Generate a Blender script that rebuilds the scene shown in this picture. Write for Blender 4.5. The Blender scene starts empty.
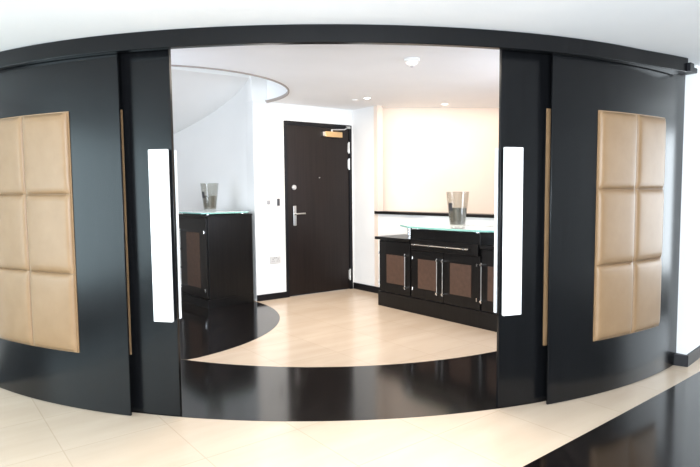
import bpy, bmesh, math, random
from mathutils import Vector, Matrix
random.seed(4)
scn = bpy.context.scene
C = scn.collection
PI = math.pi
V = Vector

# ------------------------------------------------------------------ camera
pitch, roll = 0.0723, 0.00927
fw = V((0, math.cos(pitch), -math.sin(pitch)))
up0 = V((0, math.sin(pitch), math.cos(pitch)))
cr, sr = math.cos(roll), math.sin(roll)
rt = V((1, 0, 0)) * cr - up0 * sr
up = V((1, 0, 0)) * sr + up0 * cr
cam_d = bpy.data.cameras.new('camera')
cam_d.sensor_width = 36.0
cam_d.lens = 28.8
cam_d.clip_start = 0.02
cam = bpy.data.objects.new('camera', cam_d)
C.objects.link(cam)
cam.matrix_world = Matrix(((rt.x, up.x, -fw.x, 0), (rt.y, up.y, -fw.y, 0), (rt.z, up.z, -fw.z, 1.3), (0, 0, 0, 1)))
scn.camera = cam

# ------------------------------------------------------------------ world, light, exposure
w = bpy.data.worlds.new('World')
scn.world = w
w.use_nodes = True
w.node_tree.nodes['Background'].inputs[0].default_value = (0.80, 0.90, 1.0, 1)
w.node_tree.nodes['Background'].inputs[1].default_value = 1.0

def area(name, loc, target, sx, sy, power, col, shape='RECTANGLE', spread=180):
    d = bpy.data.lights.new(name, 'AREA')
    d.shape = shape
    d.size = sx
    if shape in ('RECTANGLE', 'ELLIPSE'):
        d.size_y = sy
    d.energy = power
    d.color = col
    d.spread = math.radians(spread)
    o = bpy.data.objects.new(name, d)
    C.objects.link(o)
    o.location = loc
    o.rotation_euler = (V(target) - V(loc)).to_track_quat('-Z', 'Y').to_euler()
    return o

DAY = (0.68, 0.90, 0.98)
WARM = (1.0, 0.83, 0.64)
NEUT = (1.0, 0.93, 0.85)
area('window_daylight_left', (-4.42, 0.9, 1.15), (0, 0.9, 1.15), 4.2, 1.7, 105, DAY)
area('window_daylight_back', (0.3, -3.9, 1.15), (0.3, 0, 1.15), 6.5, 1.7, 190, (0.86, 0.94, 1.0))
area('window_daylight_right', (5.40, 4.6, 1.15), (0, 4.6, 1.15), 2.0, 1.7, 60, (0.85, 0.94, 1.0))
area('hall_downlight_glow', (0.05, 4.95, 2.37), (0.05, 4.95, 0), 1.5, 1.3, 28, (1.0, 0.88, 0.74))
area('hall_downlight_glow_back', (-0.25, 6.2, 2.37), (-0.25, 6.2, 0), 0.7, 0.7, 14, (1.0, 0.84, 0.66))
area('recess_downlight_glow', (1.35, 6.95, 2.37), (1.35, 7.2, 0), 1.6, 0.4, 7, WARM)
area('hall_side_fill_right', (2.36, 4.50, 1.45), (-1.0, 6.6, 1.55), 0.9, 1.5, 28, (0.78, 0.85, 1.0))  # added fill hidden behind the right panels, brightens hall ceiling and walls; no window
area('hall_side_fill_left', (-2.45, 4.20, 1.35), (0.6, 7.0, 1.55), 0.9, 1.4, 28, (0.77, 0.86, 1.0))  # matching added fill behind the left panels, no window known here
area('ceiling_fill', (0.3, -0.5, 1.35), (0.3, 0.9, 2.6), 3.6, 0.6, 215, (0.80, 0.90, 1.0))  # added fill behind the camera to brighten the front ceiling, no known lamp
area('stairwell_fill', (-2.2, 5.6, 4.75), (-2.0, 6.0, 0), 1.4, 1.4, 28, (0.86, 0.94, 1.0))  # soft fill added to light the stair void, no lamp seen up there
for lx_, ly_, lp_ in ((-0.10, 2.15, 44), (0.80, 2.05, 40)):     # added spots above the frame, no fixtures known, brighten the floor centre
    ld_ = bpy.data.lights.new('front_fill_spot', 'SPOT')
    ld_.energy = lp_
    ld_.color = (1.0, 0.92, 0.86)
    ld_.spot_size = math.radians(75)
    ld_.spot_blend = 0.9
    ld_.shadow_soft_size = 0.06
    lo_ = bpy.data.objects.new('front_fill_spot', ld_)
    C.objects.link(lo_)
    lo_.location = (lx_, ly_, 2.17)
scn.view_settings.view_transform = 'Standard'
scn.view_settings.look = 'None'
scn.view_settings.exposure = 0.47
scn.view_settings.gamma = 1.0
scn.view_settings.use_curve_mapping = False

# ------------------------------------------------------------------ helpers
def mat(name, col, rough=0.5, metal=0.0, spec=0.5, coat=0.0):
    m = bpy.data.materials.new(name)
    m.use_nodes = True
    b = m.node_tree.nodes['Principled BSDF']
    b.inputs['Base Color'].default_value = (*col, 1)
    b.inputs['Roughness'].default_value = rough
    b.inputs['Metallic'].default_value = metal
    b.inputs['Specular IOR Level'].default_value = spec
    b.inputs['Coat Weight'].default_value = coat
    b.inputs['Coat Roughness'].default_value = 0.08
    return m

def noisy(name, c1, c2, scale, rough=0.5, metal=0.0, spec=0.5, bump=0.0, detail=4.0, contrast=(0.3, 0.7), coat=0.0, rough_var=0.0):
    m = mat(name, c1, rough, metal, spec, coat)
    nt = m.node_tree
    b = nt.nodes['Principled BSDF']
    tc = nt.nodes.new('ShaderNodeTexCoord')
    mp = nt.nodes.new('ShaderNodeMapping')
    mp.inputs['Scale'].default_value = scale
    nz = nt.nodes.new('ShaderNodeTexNoise')
    nz.inputs['Scale'].default_value = 1.0
    nz.inputs['Detail'].default_value = detail
    rp = nt.nodes.new('ShaderNodeValToRGB')
    rp.color_ramp.elements[0].position = contrast[0]
    rp.color_ramp.elements[1].position = contrast[1]
    rp.color_ramp.elements[0].color = (*c1, 1)
    rp.color_ramp.elements[1].color = (*c2, 1)
    nt.links.new(tc.outputs['Object'], mp.inputs['Vector'])
    nt.links.new(mp.outputs['Vector'], nz.inputs['Vector'])
    nt.links.new(nz.outputs['Fac'], rp.inputs['Fac'])
    nt.links.new(rp.outputs['Color'], b.inputs['Base Color'])
    if bump:
        bp = nt.nodes.new('ShaderNodeBump')
        bp.inputs['Strength'].default_value = bump
        bp.inputs['Distance'].default_value = 0.002
        nt.links.new(nz.outputs['Fac'], bp.inputs['Height'])
        nt.links.new(bp.outputs['Normal'], b.inputs['Normal'])
    return m

M = {}
M['wall'] = noisy('white_wall_paint', (0.80, 0.80, 0.79), (0.83, 0.83, 0.82), (3, 3, 3), 0.75, bump=0.03)
M['ceiling'] = noisy('white_ceiling_paint', (0.82, 0.82, 0.82), (0.85, 0.85, 0.85), (2, 2, 2), 0.85)
M['stairwall'] = noisy('pale_grey_wall_paint', (0.84, 0.84, 0.83), (0.86, 0.86, 0.85), (2, 2, 2), 0.8)
M['cream'] = noisy('cream_wall_paint', (0.82, 0.705, 0.605), (0.85, 0.735, 0.635), (2, 2, 2), 0.8)
M['wenge'] = noisy('black_wenge_veneer', (0.0025, 0.0026, 0.003), (0.006, 0.0062, 0.007), (90, 90, 1.5), 0.22, spec=0.26, bump=0.08)
M['black'] = noisy('black_stained_wood', (0.004, 0.0035, 0.0035), (0.009, 0.008, 0.0075), (70, 70, 2), 0.30, spec=0.25, bump=0.06)
M['doorleaf'] = noisy('dark_brown_door_veneer', (0.007, 0.0045, 0.004), (0.014, 0.009, 0.008), (60, 60, 1.5), 0.38, spec=0.3, bump=0.05)
M['base'] = mat('black_baseboard_paint', (0.006, 0.006, 0.008), 0.4, 0, 0.25)
M['leather'] = noisy('tan_leather', (0.240, 0.144, 0.072), (0.272, 0.168, 0.088), (9, 9, 9), 0.42, spec=0.4, bump=0.12, detail=8)
M['brown'] = noisy('brown_leather_inset', (0.060, 0.030, 0.018), (0.085, 0.044, 0.027), (25, 25, 25), 0.5, bump=0.1)
M['whitebar'] = mat('white_satin_lacquer', (0.90, 0.89, 0.89), 0.3)
M['chrome'] = mat('polished_chrome', (0.78, 0.79, 0.80), 0.14, 1.0)
M['steel'] = mat('brushed_steel', (0.62, 0.61, 0.59), 0.32, 1.0)
M['brass'] = mat('brushed_brass', (0.72, 0.50, 0.27), 0.33, 1.0)
M['plastic'] = mat('white_plastic', (0.85, 0.85, 0.84), 0.35)
M['lightgrey'] = mat('light_grey_plastic', (0.55, 0.55, 0.55), 0.4)
M['greyplastic'] = mat('grey_plastic', (0.32, 0.32, 0.33), 0.4)
M['darkplastic'] = mat('dark_plastic', (0.05, 0.05, 0.055), 0.35)
M['taupe'] = mat('taupe_edge_trim', (0.34, 0.29, 0.26), 0.5)
M['darkfloor'] = noisy('polished_black_timber_floor', (0.004, 0.0033, 0.0033), (0.012, 0.009, 0.008), (14, 1.6, 1), 0.13, spec=0.5, detail=6, contrast=(0.35, 0.75))
M['pebble'] = noisy('grey_frosted_glass_band', (0.16, 0.15, 0.13), (0.26, 0.25, 0.22), (60, 60, 60), 0.3)
lamp_m = bpy.data.materials.new('lit_lamp_lens')
lamp_m.use_nodes = True
lb = lamp_m.node_tree.nodes['Principled BSDF']
lb.inputs['Emission Color'].default_value = (1, 0.93, 0.82, 1)
lb.inputs['Emission Strength'].default_value = 14
M['lamp'] = lamp_m

def glass_mat(name, col, tint_alpha):
    m = bpy.data.materials.new(name)
    m.use_nodes = True
    nt = m.node_tree
    nt.nodes.remove(nt.nodes['Principled BSDF'])
    tr = nt.nodes.new('ShaderNodeBsdfTransparent')
    tr.inputs['Color'].default_value = (*col, 1)
    gl = nt.nodes.new('ShaderNodeBsdfGlossy')
    gl.inputs['Roughness'].default_value = 0.03
    fr = nt.nodes.new('ShaderNodeMapRange')
    lw = nt.nodes.new('ShaderNodeLayerWeight')
    lw.inputs['Blend'].default_value = 0.25
    nt.links.new(lw.outputs['Facing'], fr.inputs['Value'])
    fr.inputs['To Min'].default_value = 0.03
    fr.inputs['To Max'].default_value = tint_alpha
    mx = nt.nodes.new('ShaderNodeMixShader')
    nt.links.new(fr.outputs[0], mx.inputs['Fac'])
    nt.links.new(tr.outputs[0], mx.inputs[1])
    nt.links.new(gl.outputs[0], mx.inputs[2])
    nt.links.new(mx.outputs[0], nt.nodes['Material Output'].inputs['Surface'])
    return m
M['glass'] = glass_mat('clear_glass', (0.88, 0.88, 0.86), 0.30)
M['topglass'] = glass_mat('green_tinted_table_glass', (0.80, 0.93, 0.90), 0.5)
M['glassedge'] = mat('green_glass_edge', (0.28, 0.58, 0.52), 0.15)
M['frosted'] = mat('frosted_glass_top', (0.78, 0.84, 0.85), 0.22)

# cream stone tile floor (axes follow the hall walls)
ft = noisy('cream_stone_tile', (0.57, 0.44, 0.325), (0.66, 0.53, 0.405), (1.2, 5, 1), 0.22, spec=0.45, detail=7, contrast=(0.25, 0.75))
nt = ft.node_tree
b = nt.nodes['Principled BSDF']
src = b.inputs['Base Color'].links[0].from_socket
tc = nt.nodes.new('ShaderNodeTexCoord')
mp = nt.nodes.new('ShaderNodeMapping')
mp.inputs['Location'].default_value = (-0.01, 0.12, 0)
br = nt.nodes.new('ShaderNodeTexBrick')
br.offset = 0.0
br.inputs['Color1'].default_value = (1, 1, 1, 1)
br.inputs['Color2'].default_value = (0.96, 0.96, 0.96, 1)
br.inputs['Mortar'].default_value = (0.86, 0.84, 0.81, 1)
br.inputs['Scale'].default_value = 1.0
br.inputs['Mortar Size'].default_value = 0.003
br.inputs['Brick Width'].default_value = 0.535
br.inputs['Row Height'].default_value = 0.535
mul = nt.nodes.new('ShaderNodeMix')
mul.data_type = 'RGBA'
mul.blend_type = 'MULTIPLY'
mul.inputs[0].default_value = 1.0
nt.links.new(tc.outputs['Object'], mp.inputs['Vector'])
nt.links.new(mp.outputs['Vector'], br.inputs['Vector'])
nt.links.new(src, mul.inputs[6])
nt.links.new(br.outputs['Color'], mul.inputs[7])
nt.links.new(mul.outputs[2], b.inputs['Base Color'])
M['tile'] = ft

def obj(name, bm, m, parent=None, smooth=False, bevel=0.0, segs=2, auto=35):
    me = bpy.data.meshes.new(name)
    bmesh.ops.remove_doubles(bm, verts=bm.verts, dist=1e-6)
    bmesh.ops.recalc_face_normals(bm, faces=bm.faces)
    bm.to_mesh(me)
    bm.free()
    for mm in (m if isinstance(m, (list, tuple)) else [m]):
        me.materials.append(mm)
    if smooth:
        me.polygons.foreach_set('use_smooth', [True] * len(me.polygons))
        me.set_sharp_from_angle(angle=math.radians(auto))
    o = bpy.data.objects.new(name, me)
    C.objects.link(o)
    if parent:
        o.parent = parent
    if bevel:
        bv = o.modifiers.new('bevel', 'BEVEL')
        bv.width = bevel
        bv.segments = segs
        bv.limit_method = 'ANGLE'
        bv.angle_limit = math.radians(40)
    return o

def struct(name, bm, m, **k):
    o = obj(name, bm, m, **k)
    if not k.get('parent'):
        o['kind'] = 'structure'
    return o

def tag(o, label, cat, group=None):
    o['label'] = label
    o['category'] = cat
    if group:
        o['group'] = group
    return o

def thing(name, label, cat, loc=(0, 0, 0), rz=0.0, group=None):
    o = bpy.data.objects.new(name, None)
    o.empty_display_size = 0.1
    C.objects.link(o)
    o.location = loc
    o.rotation_euler = (0, 0, rz)
    return tag(o, label, cat, group)

def box(bm, x0, x1, y0, y1, z0, z1):
    vs = [bm.verts.new((x, y, z)) for z in (z0, z1) for x, y in ((x0, y0), (x1, y0), (x1, y1), (x0, y1))]
    for f in ((0, 3, 2, 1), (4, 5, 6, 7), (0, 1, 5, 4), (1, 2, 6, 5), (2, 3, 7, 6), (3, 0, 4, 7)):
        bm.faces.new([vs[i] for i in f])
    return bm

def B(*a):
    return box(bmesh.new(), *a)

def prism(bm, pts, z0, z1):
    lo = [bm.verts.new((x, y, z0)) for x, y in pts]
    hi = [bm.verts.new((x, y, z1)) for x, y in pts]
    n = len(pts)
    bm.faces.new(lo[::-1])
    bm.faces.new(hi)
    for i in range(n):
        j = (i + 1) % n
        bm.faces.new((lo[i], lo[j], hi[j], hi[i]))
    return bm

def tube(bm, p0, p1, r, n=14, r1=None):
    p0, p1 = V(p0), V(p1)
    d = (p1 - p0).normalized()
    a = d.orthogonal().normalized()
    c = d.cross(a)
    r1 = r if r1 is None else r1
    A = [bm.verts.new(p0 + (a * math.cos(t) + c * math.sin(t)) * r) for t in [2 * PI * i / n for i in range(n)]]
    D = [bm.verts.new(p1 + (a * math.cos(t) + c * math.sin(t)) * r1) for t in [2 * PI * i / n for i in range(n)]]
    bm.faces.new(A[::-1])
    bm.faces.new(D)
    for i in range(n):
        j = (i + 1) % n
        bm.faces.new((A[i], A[j], D[j], D[i]))
    return bm

def lathe(bm, prof, n=40, cx=0, cy=0):
    """profile of (r, z), open; r == 0 closes to a point"""
    rings = []
    for r, z in prof:
        if r < 1e-6:
            rings.append([bm.verts.new((cx, cy, z))])
        else:
            rings.append([bm.verts.new((cx + r * math.cos(2 * PI * i / n), cy + r * math.sin(2 * PI * i / n), z)) for i in range(n)])
    for a, b_ in zip(rings, rings[1:]):
        for i in range(n):
            j = (i + 1) % n
            if len(a) == 1 and len(b_) == 1:
                continue
            if len(a) == 1:
                bm.faces.new((a[0], b_[i], b_[j]))
            elif len(b_) == 1:
                bm.faces.new((a[i], a[j], b_[0]))
            else:
                bm.faces.new((a[i], a[j], b_[j], b_[i]))
    return bm

# ------------------------------------------------------------------ plan
CX, CY = -0.222, 6.917          # centre of the curved partition
R_OUT = 3.862                   # front of the outer panels
R_SLD = 3.798                   # front of the sliding leaves

def pol(a, R):
    t = math.radians(a)
    return (CX + R * math.sin(t), CY - R * math.cos(t))

def sector(bm, R1, R2, z0, z1, a0, a1, n=None):
    n = n or max(2, int(abs(a1 - a0) * 1.6))
    rows = []
    for i in range(n + 1):
        a = a0 + (a1 - a0) * i / n
        (x1, y1), (x2, y2) = pol(a, R1), pol(a, R2)
        rows.append([bm.verts.new(p) for p in ((x1, y1, z0), (x2, y2, z0), (x2, y2, z1), (x1, y1, z1))])
    bm.faces.new(rows[0])
    bm.faces.new(rows[-1][::-1])
    for p, q in zip(rows, rows[1:]):
        for k in range(4):
            l = (k + 1) % 4
            bm.faces.new((p[k], q[k], q[l], p[l]))
    return bm

K = V((0.05, 7.57))             # corner between door wall and the wall with the opening
A1 = math.radians(36)
E1 = V((math.cos(A1), math.sin(A1)))
A2 = math.radians(-52)
E2 = V((math.cos(A2), math.sin(A2)))
N1 = V((E1.y, -E1.x))           # from door wall into the hall
N2 = V((E2.y, -E2.x))           # from right wall into the hall
ZC = 2.40                       # hall ceiling
ZF = 2.186                      # front ceiling

# ------------------------------------------------------------------ floor
bm = bmesh.new()
# floor laid out in axes turned 38 degrees so the joints follow the hall
box(bm, -7, 12, -7, 12, -0.10, 0.0)
fl = struct('floor', bm, M['tile'])
fl.rotation_euler = (0, 0, math.radians(38))
struct('floor', sector(bmesh.new(), 2.808, 3.803, -0.002, 0.002, -52, 56), M['darkfloor'])
# dark round of floor under the stair
dc, dr = V((-2.419, 5.576)), 1.689
pts = []
for i in range(97):
    t = 2 * PI * i / 96
    p = dc + V((math.cos(t), math.sin(t))) * dr
    d = p - V((CX, CY))
    if d.length > 2.80 and p.y < CY:
        p = V((CX, CY)) + d.normalized() * 2.80
    pts.append(tuple(p))
struct('floor', prism(bmesh.new(), pts[:-1], -0.002, 0.0015), M['darkfloor'])
# dark timber floor in the front room, its edge follows the tile joints
ed = [(-0.45, 1.55), (0.808, 2.561), (1.374, 3.015), (2.103, 3.603), (2.493, 3.925), (5.4, 6.35), (5.4, -3.9), (-0.45, -3.9)]
struct('floor', prism(bmesh.new(), [(-2.5, -3.9), (-2.5, 3.84), (-4.45, 3.84), (-4.45, -3.9)], -0.002, 0.002), M['darkfloor'])  # made-up dark strip out of view, darkens reflections in the left panels
dk = struct('floor', prism(bmesh.new(), ed, -0.002, 0.002), M['darkfloor'])

# ------------------------------------------------------------------ ceilings
struct('ceiling', sector(bmesh.new(), 3.872, 11.5, ZF, ZF + 0.12, -80, 80, 120), M['ceiling'], smooth=True)
hc, hr = V((-1.818, 5.988)), 1.183
x0, x1, y0, y1 = -5.2, 3.3, 2.9, 9.0
angs = sorted([2 * PI * i / 96 for i in range(96)] + [math.atan2(y - hc.y, x - hc.x) % (2 * PI) for x in (x0, x1) for y in (y0, y1)])
bm = bmesh.new()
rows = []
for t in angs:
    d = V((math.cos(t), math.sin(t)))
    k = min([((x1 if d.x > 0 else x0) - hc.x) / d.x if abs(d.x) > 1e-9 else 1e9, ((y1 if d.y > 0 else y0) - hc.y) / d.y if abs(d.y) > 1e-9 else 1e9])
    dg = math.degrees(t) % 360
    f_ = max(0.0, min(1.0, (dg - 47) / 10, (250 - dg) / 15))
    pi_, po = hc + d * (hr + 0.62 * f_), hc + d * k
    rows.append([bm.verts.new(p) for p in ((pi_.x, pi_.y, ZC), (po.x, po.y, ZC), (po.x, po.y, ZC + 0.28), (pi_.x, pi_.y, ZC + 0.28))])
for i in range(len(rows)):
    p, q = rows[i], rows[(i + 1) % len(rows)]
    for k in range(4):
        l = (k + 1) % 4
        bm.faces.new((p[k], q[k], q[l], p[l]))
struct('ceiling', bm, M['ceiling'])
bm = bmesh.new()
rows = []
for i in range(97):
    t = math.radians(-112 + 159 * i / 96)
    d = V((math.cos(t), math.sin(t)))
    rows.append([bm.verts.new(((hc + d * r).x, (hc + d * r).y, z)) for r, z in ((hr - 0.012, ZC - 0.012), (hr + 0.004, ZC - 0.012), (hr + 0.004, ZC + 0.02), (hr - 0.012, ZC + 0.02))])
bm.faces.new(rows[0])
bm.faces.new(rows[-1][::-1])
for i in range(96):
    p, q = rows[i], rows[i + 1]
    for k in range(4):
        bm.faces.new((p[k], q[k], q[(k + 1) % 4], p[(k + 1) % 4]))
struct('trim_1', bm, M['taupe'], smooth=True)
struct('wall_above_rail', sector(bmesh.new(), 3.745, 3.868, 2.150, ZC, -60, 60), M['wall'], smooth=True)

# ------------------------------------------------------------------ walls
def wall_seg(bm, p, q, th, z0, z1, side):
    """vertical slab from p to q; side: direction of the thickness"""
    p, q, s = V(p), V(q), V(side).normalized() * th
    return prism(bm, [tuple(p), tuple(q), tuple(q + s), tuple(p + s)], z0, z1)

P_END = K - E1 * 1.465
# door wall: three pieces around the doorway
D0, D1, DH = -1.055, -0.025, 2.195
bm = bmesh.new()
wall_seg(bm, P_END, K + E1 * D0, 0.2, 0, ZC, -N1)
wall_seg(bm, K + E1 * D0, K + E1 * D1, 0.2, DH, ZC, -N1)
wall_seg(bm, K + E1 * D1, K + E1 * 0.2, 0.2, 0, ZC, -N1)
struct('wall_back', bm, M['wall'])
struct('wall_landing', wall_seg(bmesh.new(), P_END - N1 * 0.02, K + E1 * 0.2 - N1 * 0.02, 0.15, ZC, 5.0, -N1), M['stairwall'])
# wall on the right: full height pier, then a half wall under the opening
PS = 0.50
struct('wall_right', wall_seg(wall_seg(bmesh.new(), K, K + E2 * PS, 0.09, 0, ZC, -N2), K + E2 * PS, K + E2 * 4.0, 0.12, 0, 1.03, -N2), M['wall'])
bm = bmesh.new()
wall_seg(bm, (0.30, 7.42), (2.9, 7.5), 0.15, 0, ZC, (0, 1))
wall_seg(bm, (2.8, 7.5), (2.8, 4.75), 0.12, 0, ZC, (1, 0))
wall_seg(bm, (0.30, 7.45), tuple(K + E2 * PS - N2 * 0.088), 0.1, 0, ZC, (-1, -1))
struct('wall_recess', bm, M['cream'])
# stair wall: hollow drum
sc_, sr_ = V((-2.75, 5.7)), 1.904
t0 = math.atan2(P_END.y - sc_.y, P_END.x - sc_.x)
def drum(r0, r1, z0, z1, ta, tb, n=64):
    bm = bmesh.new()
    rows = []
    for i in range(n + 1):
        t = ta + (tb - ta) * i / n
        d = V((math.cos(t), math.sin(t)))
        a, b2 = sc_ + d * r0, sc_ + d * r1
        rows.append([bm.verts.new(p) for p in ((a.x, a.y, z0), (b2.x, b2.y, z0), (b2.x, b2.y, z1), (a.x, a.y, z1))])
    bm.faces.new(rows[0])
    bm.faces.new(rows[-1][::-1])
    for p, q in zip(rows, rows[1:]):
        for k in range(4):
            bm.faces.new((p[k], q[k], q[(k + 1) % 4], p[(k + 1) % 4]))
    return bm
struct('wall_stair', drum(sr_, sr_ + 0.12, 0, 5.0, t0 + 0.035, math.radians(205)), M['stairwall'], smooth=True)
struct('wall_left', wall_seg(wall_seg(bmesh.new(), tuple(sc_ + V((math.cos(math.radians(205)), math.sin(math.radians(205)))) * sr_), (-4.5, 3.9), 0.1, 0, ZC, (-1, 0)), (-4.5, 3.9), (-2.62, 3.9), 0.1, 0, ZC, (0, 1)), M['wall'])
# upper stairwell enclosure
struct('wall_upper', wall_seg(wall_seg(bmesh.new(), (-5.0, 4.4), (-0.3, 4.4), 0.1, ZC + 0.28, 5.0, (0, -1)), (-0.3, 4.4), (-0.3, 7.5), 0.1, ZC + 0.28, 5.0, (1, 0)), M['stairwall'])
struct('ceiling', B(-5.2, 0.4, 3.9, 9.0, 5.0, 5.1), M['ceiling'])
# pier at the right end of the partition, running back to the right
pr = [(2.425, 4.115), (2.478, 4.06), (5.5, 7.02), (5.35, 7.17), (2.40, 4.29)]
struct('wall_pier', prism(bmesh.new(), pr, 0, ZF), M['wall'])
# front room behind the camera, with its windows
def window_wall(name, p, q, wl, wr, side, idx):
    p, q = V(p), V(q)
    L = (q - p).length
    d = (q - p) / L
    bm = bmesh.new()
    wall_seg(bm, p, p + d * wl, 0.15, 0, ZF, side)
    wall_seg(bm, p + d * wr, q, 0.15, 0, ZF, side)
    wall_seg(bm, p + d * wl, p + d * wr, 0.15, 0, 0.28, side)
    wall_seg(bm, p + d * wl, p + d * wr, 0.15, 2.03, ZF, side)
    struct(name, bm, M['wall'])
    bm = bmesh.new()
    n = 4
    for i in range(n + 1):
        c = p + d * (wl + (wr - wl) * i / n)
        wall_seg(bm, c - d * 0.03, c + d * 0.03, 0.06, 0.28, 2.03, side)
    wall_seg(bm, p + d * wl, p + d * wr, 0.06, 0.28, 0.33, side)
    wall_seg(bm, p + d * wl, p + d * wr, 0.06, 1.98, 2.03, side)
    f = struct('window_%d' % idx, bm, M['base'])
window_wall('wall_side_left', (-4.5, -4.0), (-4.5, 4.0), 2.7, 7.1, (-1, 0), 1)
window_wall('wall_front', (-4.5, -4.0), (5.5, -4.0), 1.5, 8.1, (0, -1), 2)
window_wall('wall_side_right', (5.5, -4.0), (5.5, 7.1), 7.5, 9.7, (1, 0), 3)

# baseboards, sill
bm = bmesh.new()
wall_seg(bm, P_END, K + E1 * D0, 0.015, 0, 0.075, N1)
struct('baseboard_back', bm, M['base'], bevel=0.003)
struct('baseboard_right', wall_seg(bmesh.new(), K + N2 * 0.001, K + E2 * 1.05, 0.015, 0, 0.085, N2), M['base'], bevel=0.003)
bm = bmesh.new()
bp = [V(p) for p in pr[:3]]
d1, d2 = (bp[1] - bp[0]).normalized(), (bp[2] - bp[1]).normalized()
o1, o2 = V((-d1.y, d1.x)) * -1, V((d2.y, -d2.x))
prism(bm, [tuple(bp[1]), tuple(bp[2]), tuple(bp[2] + o2 * .016), tuple(bp[1] + o2 * .016 - d2 * 0.016)], 0, 0.085)
prism(bm, [(2.392, 4.082), (2.472, 4.032), tuple(bp[1] + V((0.01, 0.01))), (2.425, 4.115)], 0, 0.085)
struct('baseboard_pier', bm, M['base'])
struct('trim_2', wall_seg(bmesh.new(), K + E2 * (PS - 0.035) + N2 * 0.03, K + E2 * 4.0 + N2 * 0.03, 0.20, 1.03, 1.065, -N2), M['black'], bevel=0.004)

# ------------------------------------------------------------------ staircase seen from below
st = thing('staircase', 'white curved staircase seen from below through the round ceiling opening', 'staircase', (sc_.x, sc_.y, 0))
def zs(deg):
    return 2.095 + (78.4 - deg) * 0.013
bm = bmesh.new()
rows = []
RI, RO = 0.95, sr_ - 0.002
n = 60
for i in range(n + 1):
    deg = 205 - (205 - 34) * i / n
    t = math.radians(deg)
    z = max(0.02, zs(deg))
    rows.append([bm.verts.new((r * math.cos(t), r * math.sin(t), zz)) for r, zz in ((RI, z), (RO, z), (RO, z + 0.16), (RI, z + 0.16))])
bm.faces.new(rows[0])
bm.faces.new(rows[-1][::-1])
for p, q in zip(rows, rows[1:]):
    for k in range(4):
        bm.faces.new((p[k], q[k], q[(k + 1) % 4], p[(k + 1) % 4]))
obj('soffit', bm, M['stairwall'], st, smooth=True)
for i in range(13):
    da = 205 - 12.25 * i
    bm = bmesh.new()
    pts = []
    for r, seq in ((RI + 0.02, range(5)), (RO, range(4, -1, -1))):
        for k in seq:
            t = math.radians(da - 12.25 * k / 4)
            pts.append((r * math.cos(t), r * math.sin(t)))
    zz = max(0.18, zs(da - 12.25) + 0.165)
    prism(bm, pts, zz, zz + 0.04)
    obj('tread', bm, M['stairwall'], st)

# ------------------------------------------------------------------ header rail
hd = thing('door_track', 'long black curved header rail above the sliding doors', 'rail', (CX, CY - 3.85, 2.09))
def world_child(name, bm, m, parent, **k):
    """mesh built in world coordinates, kept in place under its thing"""
    bmesh.ops.transform(bm, matrix=parent_inv(parent), verts=bm.verts)
    return obj(name, bm, m, parent, **k)
def parent_inv(p):
    mtx = Matrix.LocRotScale(p.location, p.rotation_euler, p.scale)
    while p.parent:
        p = p.parent
        mtx = Matrix.LocRotScale(p.location, p.rotation_euler, p.scale) @ mtx
    return mtx.inverted()
bm = bmesh.new()
rows = []
for i in range(151):
    a = -39 + (39.2 + 39) * i / 150
    ro_ = 3.912 + 0.085 * max(0.0, (a - 31) / 10.5) ** 1.5
    (xa, ya), (xb, yb) = pol(a, 3.870), pol(a, ro_)
    rows.append([bm.verts.new(p) for p in ((xa, ya, 2.09), (xb, yb, 2.09), (xb, yb, ZF - 0.0015), (xa, ya, ZF - 0.0015))])
bm.faces.new(rows[0])
bm.faces.new(rows[-1][::-1])
for p, q in zip(rows, rows[1:]):
    for k in range(4):
        bm.faces.new((p[k], q[k], q[(k + 1) % 4], p[(k + 1) % 4]))
world_child('fascia', bm, M['wenge'], hd, smooth=True, bevel=0.004)
bm = bmesh.new()
sector(bm, 3.89, 3.99, 2.094, 2.125, 39.0, 40.8, 8)
sector(bm, 3.89, 3.99, 2.125, 2.150, 39.0, 39.9, 8)
world_child('track_end', bm, M['base'], hd, smooth=True)

# ------------------------------------------------------------------ curved leaves with padded squares
def pad(bm, R, a0, a1, z0, z1, t):
    nu = nv = 16
    g = []
    for i in range(nu + 1):
        row = []
        u = -1 + 2 * i / nu
        u = math.sin(u * PI / 2) * 0.35 + u * 0.65
        for j in range(nv + 1):
            v = -1 + 2 * j / nv
            v = math.sin(v * PI / 2) * 0.35 + v * 0.65
            e = (max(0.0, 1 - abs(u) ** 9) * max(0.0, 1 - abs(v) ** 9)) ** 0.5
            x, y = pol((a0 + a1) / 2 + (a1 - a0) / 2 * u, R + t * (0.35 + 0.65 * e) if e > 0 else R + t * 0.30)
            row.append(bm.verts.new((x, y, (z0 + z1) / 2 + (z1 - z0) / 2 * v)))
        g.append(row)
    for i in range(nu):
        for j in range(nv):
            bm.faces.new((g[i][j], g[i + 1][j], g[i + 1][j + 1], g[i][j + 1]))
    rim = [g[i][0] for i in range(nu + 1)] + [g[nu][j] for j in range(1, nv + 1)] + [g[i][nv] for i in range(nu - 1, -1, -1)] + [g[0][j] for j in range(nv - 1, 0, -1)]
    back = []
    for vtx in rim:
        d = V((vtx.co.x - CX, vtx.co.y - CY)).normalized() * R
        back.append(bm.verts.new((CX + d.x, CY + d.y, vtx.co.z)))
    n = len(rim)
    for i in range(n):
        bm.faces.new((rim[i], rim[(i + 1) % n], back[(i + 1) % n], back[i]))
    return bm

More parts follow.
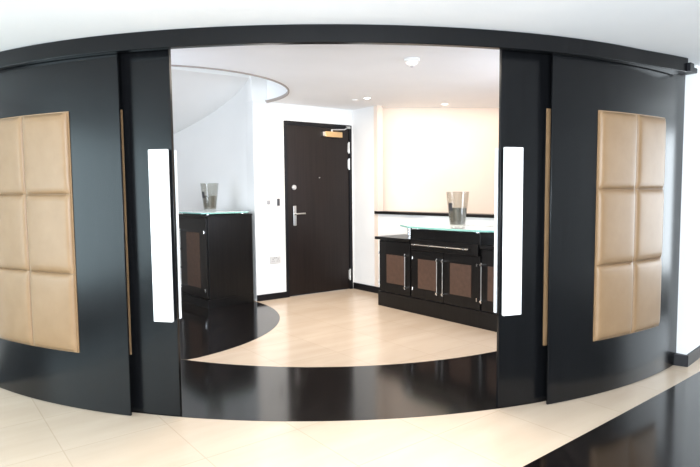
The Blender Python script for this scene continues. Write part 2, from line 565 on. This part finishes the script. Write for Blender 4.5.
def leaf(name, label, cat, R, th, a0, a1, pads, t, ztop, handle=None, group=None):
    am = (a0 + a1) / 2
    x, y = pol(am, R - th / 2)
    o = thing(name, label, cat, (x, y, 0.003), 0, group)
    world_child('leaf', sector(bmesh.new(), R - th, R, 0.003, ztop, a0, a1), M['wenge'], o, smooth=True, bevel=0.002)
    up_ = world_child('upholstered_panel', sector(bmesh.new(), R + 0.0002, R + 0.004, 0.352, 1.792, pads[0] - 0.1, pads[1] + 0.1, 24), M['leather'], o)
    pm = (pads[0] + pads[1]) / 2
    zr = (0.357, 0.831, 1.308, 1.786)
    for ca, cb in ((pads[0], pm), (pm, pads[1])):
        for k in range(3):
            world_child('padded_square', pad(bmesh.new(), R + 0.004, ca + 0.03, cb - 0.03, zr[k] + 0.002, zr[k + 1] - 0.002, t), M['leather'], up_, smooth=True, auto=60)
    if handle:
        h0, h1 = handle
        for rin, sgn in ((R + 0.022, 1), (R - th - 0.022 - 0.022, -1)):
            bm = sector(bmesh.new(), rin, rin + 0.022, 0.570, 1.555, h0, h1, 6)
            h = world_child('pull_handle', bm, M['whitebar'], o, smooth=True, bevel=0.004, segs=3)
            h['label'] = 'tall white pull handle'
            for z in (0.72, 1.40):
                pa, pb = (R - 0.001, R + 0.023) if sgn > 0 else (R - th + 0.001, R - th - 0.023)
                m_ = (h0 + h1) / 2
                world_child('handle_mount', tube(bmesh.new(), (*pol(m_, pa), z), (*pol(m_, pb), z), 0.014), M['chrome'], h, smooth=True)
    return o

leaf('sliding_door', 'black sliding door with white pull handle on the left of the opening', 'door', R_SLD, 0.024, -33.8, -11.9, (-28.4, -16.70), 0.008, 2.149, (-13.78, -12.0), 'curved sliding doors with tall white handles')
leaf('sliding_door', 'black sliding door with white pull handle on the right of the opening', 'door', R_SLD, 0.024, 16.88, 38.8, (21.75, 33.4), 0.008, 2.149, (16.92, 18.76), 'curved sliding doors with tall white handles')
leaf('curved_panel', 'black curved panel with tan padded squares, at the left edge of the photo', 'panel', R_OUT, 0.014, -38.4, -16.2, (-33.2, -21.65), 0.024, 2.149, None, 'outer curved panels with tan leather squares')
leaf('curved_panel', 'black curved panel with tan padded squares, beside the white wall at right', 'panel', R_OUT, 0.014, 21.48, 43.4, (27.0, 37.9), 0.024, 2.149, None, 'outer curved panels with tan leather squares')

# ------------------------------------------------------------------ entrance door (local x along the wall, -y into the hall)
dr_ = bpy.data.objects.new('door_1', None)
C.objects.link(dr_)
dr_['kind'] = 'structure'
dr_.location = (K.x, K.y, 0)
dr_.rotation_euler = (0, 0, A1)
bm = bmesh.new()
box(bm, D0 + 0.002, D0 + 0.042, -0.012, 0.12, 0, DH - 0.002)
box(bm, D1 - 0.042, D1 - 0.002, -0.012, 0.12, 0, DH - 0.002)
box(bm, D0 + 0.042, D1 - 0.042, -0.012, 0.12, DH - 0.045, DH - 0.002)
obj('door_frame', bm, M['base'], dr_, bevel=0.003)
L0, L1 = D0 + 0.046, D1 - 0.046
obj('door_leaf', B(L0, L1, 0.004, 0.052, 0.006, DH - 0.049), M['doorleaf'], dr_, bevel=0.002)
hp = obj('handle_plate', B(-0.938, -0.893, -0.008, 0.004, 0.895, 1.145), M['steel'], dr_, bevel=0.006, segs=3)
bm = bmesh.new()
tube(bm, (-0.915, -0.007, 1.045), (-0.915, -0.055, 1.045), 0.011)
tube(bm, (-0.922, -0.052, 1.045), (-0.790, -0.050, 1.048), 0.010)
obj('lever', bm, M['steel'], hp, smooth=True)
bm = bmesh.new()
tube(bm, (-0.922, 0.004, 1.376), (-0.922, -0.012, 1.376), 0.030, 24)
tube(bm, (-0.922, -0.012, 1.376), (-0.922, -0.026, 1.376), 0.017, 20)
obj('door_lock', bm, M['steel'], dr_, smooth=True)
bm = bmesh.new()
tube(bm, (-0.54, 0.004, 1.50), (-0.54, -0.004, 1.50), 0.008, 12)
obj('peephole', bm, M['steel'], dr_, smooth=True)
for z in (0.20, 1.685, 1.90):
    bm = bmesh.new()
    tube(bm, (L1 + 0.001, -0.008, z - 0.075), (L1 + 0.001, -0.008, z + 0.075), 0.010, 12)
    box(bm, L1 - 0.016, L1 + 0.006, -0.001, 0.004, z - 0.06, z + 0.06)
    obj('hinge', bm, M['steel'], dr_)
cl = obj('door_closer', B(-0.470, -0.205, -0.055, 0.004, 2.022, 2.095), M['brass'], dr_, bevel=0.008, segs=3)
bm = bmesh.new()
box(bm, -0.505, -0.470, -0.05, 0.004, 2.03, 2.088)
obj('end_cap', bm, M['steel'], cl, bevel=0.004)
bm = bmesh.new()
tube(bm, (-0.36, -0.03, 2.094), (-0.36, -0.03, 2.118), 0.012)
tube(bm, (-0.37, -0.03, 2.118), (-0.20, -0.10, 2.122), 0.008)
tube(bm, (-0.20, -0.10, 2.126), (-0.09, -0.013, 2.160), 0.008)
box(bm, -0.12, -0.06, -0.03, -0.012, 2.148, 2.178)
obj('closer_arm', bm, M['steel'], cl)

# wall plates on the door wall
def wall_thing(name, label, cat, s, z):
    p = K + E1 * s
    return thing(name, label, cat, (p.x + N1.x * 0.0005, p.y + N1.y * 0.0005, z), A1)
t = wall_thing('light_switch', 'square grey light switch on the white wall, nearer the left corner', 'switch', -1.285, 1.195)
obj('plate', B(-0.043, 0.043, -0.008, 0, -0.043, 0.043), M['plastic'], t, bevel=0.003)
obj('rocker', B(-0.024, 0.024, -0.013, -0.008, -0.026, 0.026), M['greyplastic'], t, bevel=0.002)
t = wall_thing('entry_keypad', 'slim dark upright wall control beside the entrance door frame', 'control', -1.155, 1.195)
obj('housing', B(-0.030, 0.030, -0.012, 0, -0.05, 0.05), M['steel'], t, bevel=0.003)
obj('face', B(-0.016, 0.020, -0.016, -0.012, -0.042, 0.042), M['darkplastic'], t, bevel=0.001)
t = wall_thing('wall_socket', 'double grey power socket low on the white wall left of the door', 'socket', -1.205, 0.485)
obj('plate', B(-0.073, 0.073, -0.009, 0, -0.043, 0.043), M['lightgrey'], t, bevel=0.003)
for dx in (-0.035, 0.035):
    bm = bmesh.new()
    box(bm, dx - 0.004, dx + 0.004, -0.0105, -0.009, 0.004, 0.016)
    box(bm, dx - 0.017, dx - 0.009, -0.0105, -0.009, -0.018, -0.010)
    box(bm, dx + 0.009, dx + 0.017, -0.0105, -0.009, -0.018, -0.010)
    obj('socket_outlet', bm, M['darkplastic'], t)
    obj('rocker', B(dx * 0.35 - 0.007, dx * 0.35 + 0.007, -0.013, -0.009, 0.020, 0.034), M['greyplastic'], t)

# ------------------------------------------------------------------ ceiling fittings
t = thing('smoke_detector', 'white domed smoke detector on the hall ceiling behind the black rail', 'detector', (0.525, 4.72, ZC))
obj('base', lathe(bmesh.new(), [(0, 0), (0.066, 0), (0.066, -0.016), (0.060, -0.022), (0, -0.022)]), M['plastic'], t, smooth=True)
obj('sensor_dome', lathe(bmesh.new(), [(0.050, -0.022), (0.046, -0.040), (0.030, -0.054), (0.014, -0.058), (0, -0.058)]), M['plastic'], t, smooth=True)
obj('tip', lathe(bmesh.new(), [(0.015, -0.057), (0.012, -0.066), (0, -0.068)], 20), M['greyplastic'], t, smooth=True)
def downlight(label, x, y, power, col):
    t = thing('downlight', label, 'ceiling light', (x, y, ZC), 0, 'recessed hall ceiling lights')
    obj('bezel', lathe(bmesh.new(), [(0.034, -0.001), (0.036, -0.006), (0.050, -0.005), (0.052, 0.0)]), M['plastic'], t, smooth=True)
    obj('lens', lathe(bmesh.new(), [(0, -0.003), (0.034, -0.003), (0.034, -0.001), (0, -0.001)]), M['lamp'], t, smooth=True)
    d = bpy.data.lights.new('downlight_beam', 'SPOT')
    d.energy = power
    d.color = col
    d.spot_size = math.radians(120)
    d.spot_blend = 0.8
    d.shadow_soft_size = 0.035
    lo = bpy.data.objects.new('downlight_beam', d)
    C.objects.link(lo)
    lo.location = (x, y, ZC - 0.015)
downlight('small round ceiling light in front of the entrance door', 0.212, 6.60, 12, NEUT)
downlight('small round ceiling light over the recess with cream wall', 1.20, 7.10, 6, WARM)
t = thing('ceiling_sensor', 'tiny white disc on the ceiling just left of a downlight', 'sensor', (0.075, 6.72, ZC))
obj('disc', lathe(bmesh.new(), [(0, 0), (0.030, 0), (0.028, -0.010), (0.010, -0.016), (0, -0.016)], 24), M['plastic'], t, smooth=True)

# ------------------------------------------------------------------ cabinets (local x along the front, front at -y)
def door_unit(t, x0, x1, z0, z1, yf, px0, px1, pz0, pz1, bar_x, hinge_x, nubs=2):
    d = obj('door', B(x0, x1, yf, yf + 0.020, z0, z1), M['black'], t, bevel=0.0015)
    obj('inset_panel', B(px0, px1, yf - 0.003, yf + 0.001, pz0, pz1), M['brown'], d, bevel=0.001)
    za, zb = pz0 - 0.035, pz1 + 0.03
    bm = bmesh.new()
    tube(bm, (bar_x, yf - 0.030, za), (bar_x, yf - 0.030, zb), 0.0045)
    h = obj('handle', bm, M['steel'], d, smooth=True)
    for k in range(nubs):
        z = za + 0.02 + (zb - za - 0.04) * k / (nubs - 1)
        bm = tube(bmesh.new(), (bar_x, yf + 0.001, z), (bar_x, yf - 0.040, z), 0.011)
        obj('handle_mount', bm, M['chrome'], h, smooth=True)
    for z in (pz0 - 0.01, pz1 + 0.01):
        bm = bmesh.new()
        tube(bm, (hinge_x, yf - 0.008, z - 0.016), (hinge_x, yf - 0.008, z + 0.016), 0.008)
        box(bm, hinge_x - 0.007, hinge_x + 0.007, yf - 0.004, yf + 0.001, z - 0.012, z + 0.012)
        obj('hinge', bm, M['chrome'], d)
    return d

# sideboard under the opening
S0 = 1.07
off = 0.48
org = K + E2 * S0 + N2 * off
sb = thing('sideboard', 'long black sideboard with brown door insets and raised glass top', 'sideboard', (org.x, org.y, 0), A2)
# low left, middle, low right carcasses; local x = s - S0 ; y from 0 (front) to .45 (back)
W1, W2, W3 = 0.525, 1.475, 2.0
obj('plinth', B(-0.004, W3 + 0.004, -0.012, 0.45, 0, 0.165), M['black'], sb, bevel=0.003)
obj('carcass', B(0, W3, 0.021, 0.45, 0.165, 0.765), M['black'], sb)
obj('side_top', B(-0.05, W1, -0.02, 0.455, 0.765, 0.797), M['black'], sb, bevel=0.003)
obj('side_top', B(W2, W3 + 0.05, -0.02, 0.455, 0.765, 0.797), M['black'], sb, bevel=0.003)
obj('drawer_box', B(W1 + 0.008, W2 - 0.008, -0.004, 0.45, 0.765, 0.905), M['black'], sb, bevel=0.003)
dw = obj('drawer', B(W1 + 0.02, W2 - 0.02, -0.022, 0.02, 0.69, 0.80), M['black'], sb, bevel=0.003)
bm = bmesh.new()
tube(bm, (0.59, -0.055, 0.748), (1.36, -0.055, 0.748), 0.005)
h = obj('handle', bm, M['steel'], dw, smooth=True)
for x in (0.63, 0.85, 1.08, 1.31):
    obj('handle_mount', tube(bmesh.new(), (x, -0.021, 0.748), (x, -0.064, 0.748), 0.010), M['chrome'], h, smooth=True)
door_unit(sb, 0.012, 0.515, 0.17, 0.755, 0, 0.135, 0.437, 0.278, 0.602, 0.462, 0.012)
door_unit(sb, 0.535, 0.997, 0.17, 0.685, 0, 0.636, 0.912, 0.278, 0.592, 0.932, 0.560)
door_unit(sb, 1.003, 1.465, 0.17, 0.685, 0, 1.088, 1.358, 0.278, 0.592, 1.010, 1.432)
door_unit(sb, 1.485, 1.988, 0.17, 0.755, 0, 1.555, 1.860, 0.278, 0.602, 1.500, 1.985)
# glass top on chrome posts
gx0, gx1 = 0.25, 1.75
gpts = [(gx0, 0.10), (gx0 + 0.28, -0.055)] + [(gx0 + 0.28 + (gx1 - gx0 - 0.56) * k / 12, -0.055 - 0.02 * math.sin(PI * k / 12)) for k in range(1, 12)] + [(gx1 - 0.28, -0.055), (gx1, 0.10), (gx1, 0.44), (gx0, 0.44)]
bm = prism(bmesh.new(), gpts, 0.922, 0.940)
bm.faces.ensure_lookup_table()
for f in bm.faces:
    if abs(f.normal.z) < 0.5:
        f.material_index = 1
bm.normal_update()
for f in bm.faces:
    f.material_index = 1 if abs(f.normal.z) < 0.5 else 0
g = obj('glass_top', bm, [M['frosted'], M['glassedge']], sb)
g['label'] = 'pale green glass top'
for x, y in ((0.492, 0.02), (0.475, 0.38), (1.508, 0.24), (1.525, 0.38)):
    bm = bmesh.new()
    tube(bm, (x, y, 0.797), (x, y, 0.922), 0.026, 24)
    obj('post', bm, M['chrome'], sb, smooth=True)
for x, y in ((0.60, 0.04), (0.60, 0.40), (1.40, 0.04), (1.40, 0.40)):
    obj('glass_pad', tube(bmesh.new(), (x, y, 0.905), (x, y, 0.922), 0.018, 20), M['chrome'], sb, smooth=True)

# small cabinet by the stair wall: door to the left, plain side to the right
c0 = V((-1.615, 6.283))
ca = math.radians(132 + 180)     # local +x runs from the far left corner to the near corner
ex = V((math.cos(ca), math.sin(ca)))
CW, CD = 0.78, 0.60
o_ = c0 - ex * CW
cb = thing('corner_cabinet', 'black cabinet with one brown door inset beside the stair wall', 'cabinet', (o_.x, o_.y, 0), ca)
obj('plinth', B(-0.0, CW + 0.003, -0.004, CD, 0, 0.10), M['black'], cb, bevel=0.003)
obj('carcass', B(0, CW, 0.021, CD, 0.10, 1.045), M['black'], cb, bevel=0.003)
obj('top_board', B(-0.012, CW + 0.012, -0.012, CD + 0.0, 1.045, 1.065), M['black'], cb, bevel=0.003)
door_unit(cb, 0.012, CW - 0.012, 0.12, 1.03, 0, CW - 0.50, CW - 0.17, 0.22, 0.86, CW - 0.61, CW - 0.045, nubs=4)
gp = [(-0.06, 0.10), (0.06, -0.045), (CW - 0.02, -0.05), (CW + 0.05, 0.03), (CW + 0.045, CD - 0.08), (CW - 0.06, CD), (-0.06, CD)]
bm = prism(bmesh.new(), gp, 1.079, 1.093)
bm.normal_update()
for f in bm.faces:
    f.material_index = 1 if abs(f.normal.z) < 0.5 else 0
g = obj('glass_top', bm, [M['frosted'], M['glassedge']], cb)
g['label'] = 'frosted glass top'
for x, y in ((0.06, 0.06), (CW - 0.05, 0.05), (CW - 0.05, CD - 0.1), (0.06, CD - 0.1)):
    obj('glass_pad', tube(bmesh.new(), (x, y, 1.065), (x, y, 1.079), 0.018, 20), M['chrome'], cb, smooth=True)

# ------------------------------------------------------------------ vases
def make_vase(label, loc, rz):
    t = thing('vase', label, 'vase', loc, rz, 'tapered glass vases')
    H_, rb, rtp = 0.335, 0.066, 0.105
    def ro(z):
        return rb + (rtp - rb) * (z / H_) ** 0.95
    zsq = [0.0, 0.06, 0.12, 0.18, 0.24, 0.30, H_]
    prof = [(0, 0.0), (rb - 0.006, 0.0)] + [(ro(z), z + (0.004 if z == 0 else 0)) for z in zsq] + [(ro(z) - 0.005, z) for z in zsq[::-1] if z > 0.03] + [(0, 0.035)]
    obj('glass_body', lathe(bmesh.new(), prof, 48), M['glass'], t, smooth=True)
    zq = [0.038, 0.08, 0.12, 0.16, 0.188]
    prof = [(0, 0.038)] + [(ro(z) - 0.0065, z) for z in zq] + [(ro(z) - 0.012, z) for z in zq[::-1]] + [(0, 0.050)]
    obj('grey_band', lathe(bmesh.new(), prof, 48), M['pebble'], t, smooth=True)
    # small black tag on the outside of the glass
    bm = bmesh.new()
    for r_, zz in ((0.0012, 0), (0.004, 0)):
        pass
    rows = []
    for i in range(5):
        a = -0.22 + 0.44 * i / 4
        rows.append([bm.verts.new(((ro(z) + d) * math.cos(a), (ro(z) + d) * math.sin(a), z)) for z, d in ((0.165, 0.001), (0.165, 0.005), (0.235, 0.005), (0.235, 0.001))])
    bm.faces.new(rows[0])
    bm.faces.new(rows[-1][::-1])
    for p, q in zip(rows, rows[1:]):
        for k in range(4):
            bm.faces.new((p[k], q[k], q[(k + 1) % 4], p[(k + 1) % 4]))
    obj('black_tag', bm, M['darkplastic'], t, smooth=True)
    return t
make_vase('tapered glass vase with grey band standing on the small corner cabinet', (-1.635, 6.56, 1.093), math.radians(232))
vp = K + E2 * 2.235 + N2 * 0.46
vs_ = make_vase('tapered glass vase with grey band standing on the long glass topped sideboard', (vp.x, vp.y, 0.940), math.radians(216))
vs_.scale = (1.08, 1.08, 1.08)
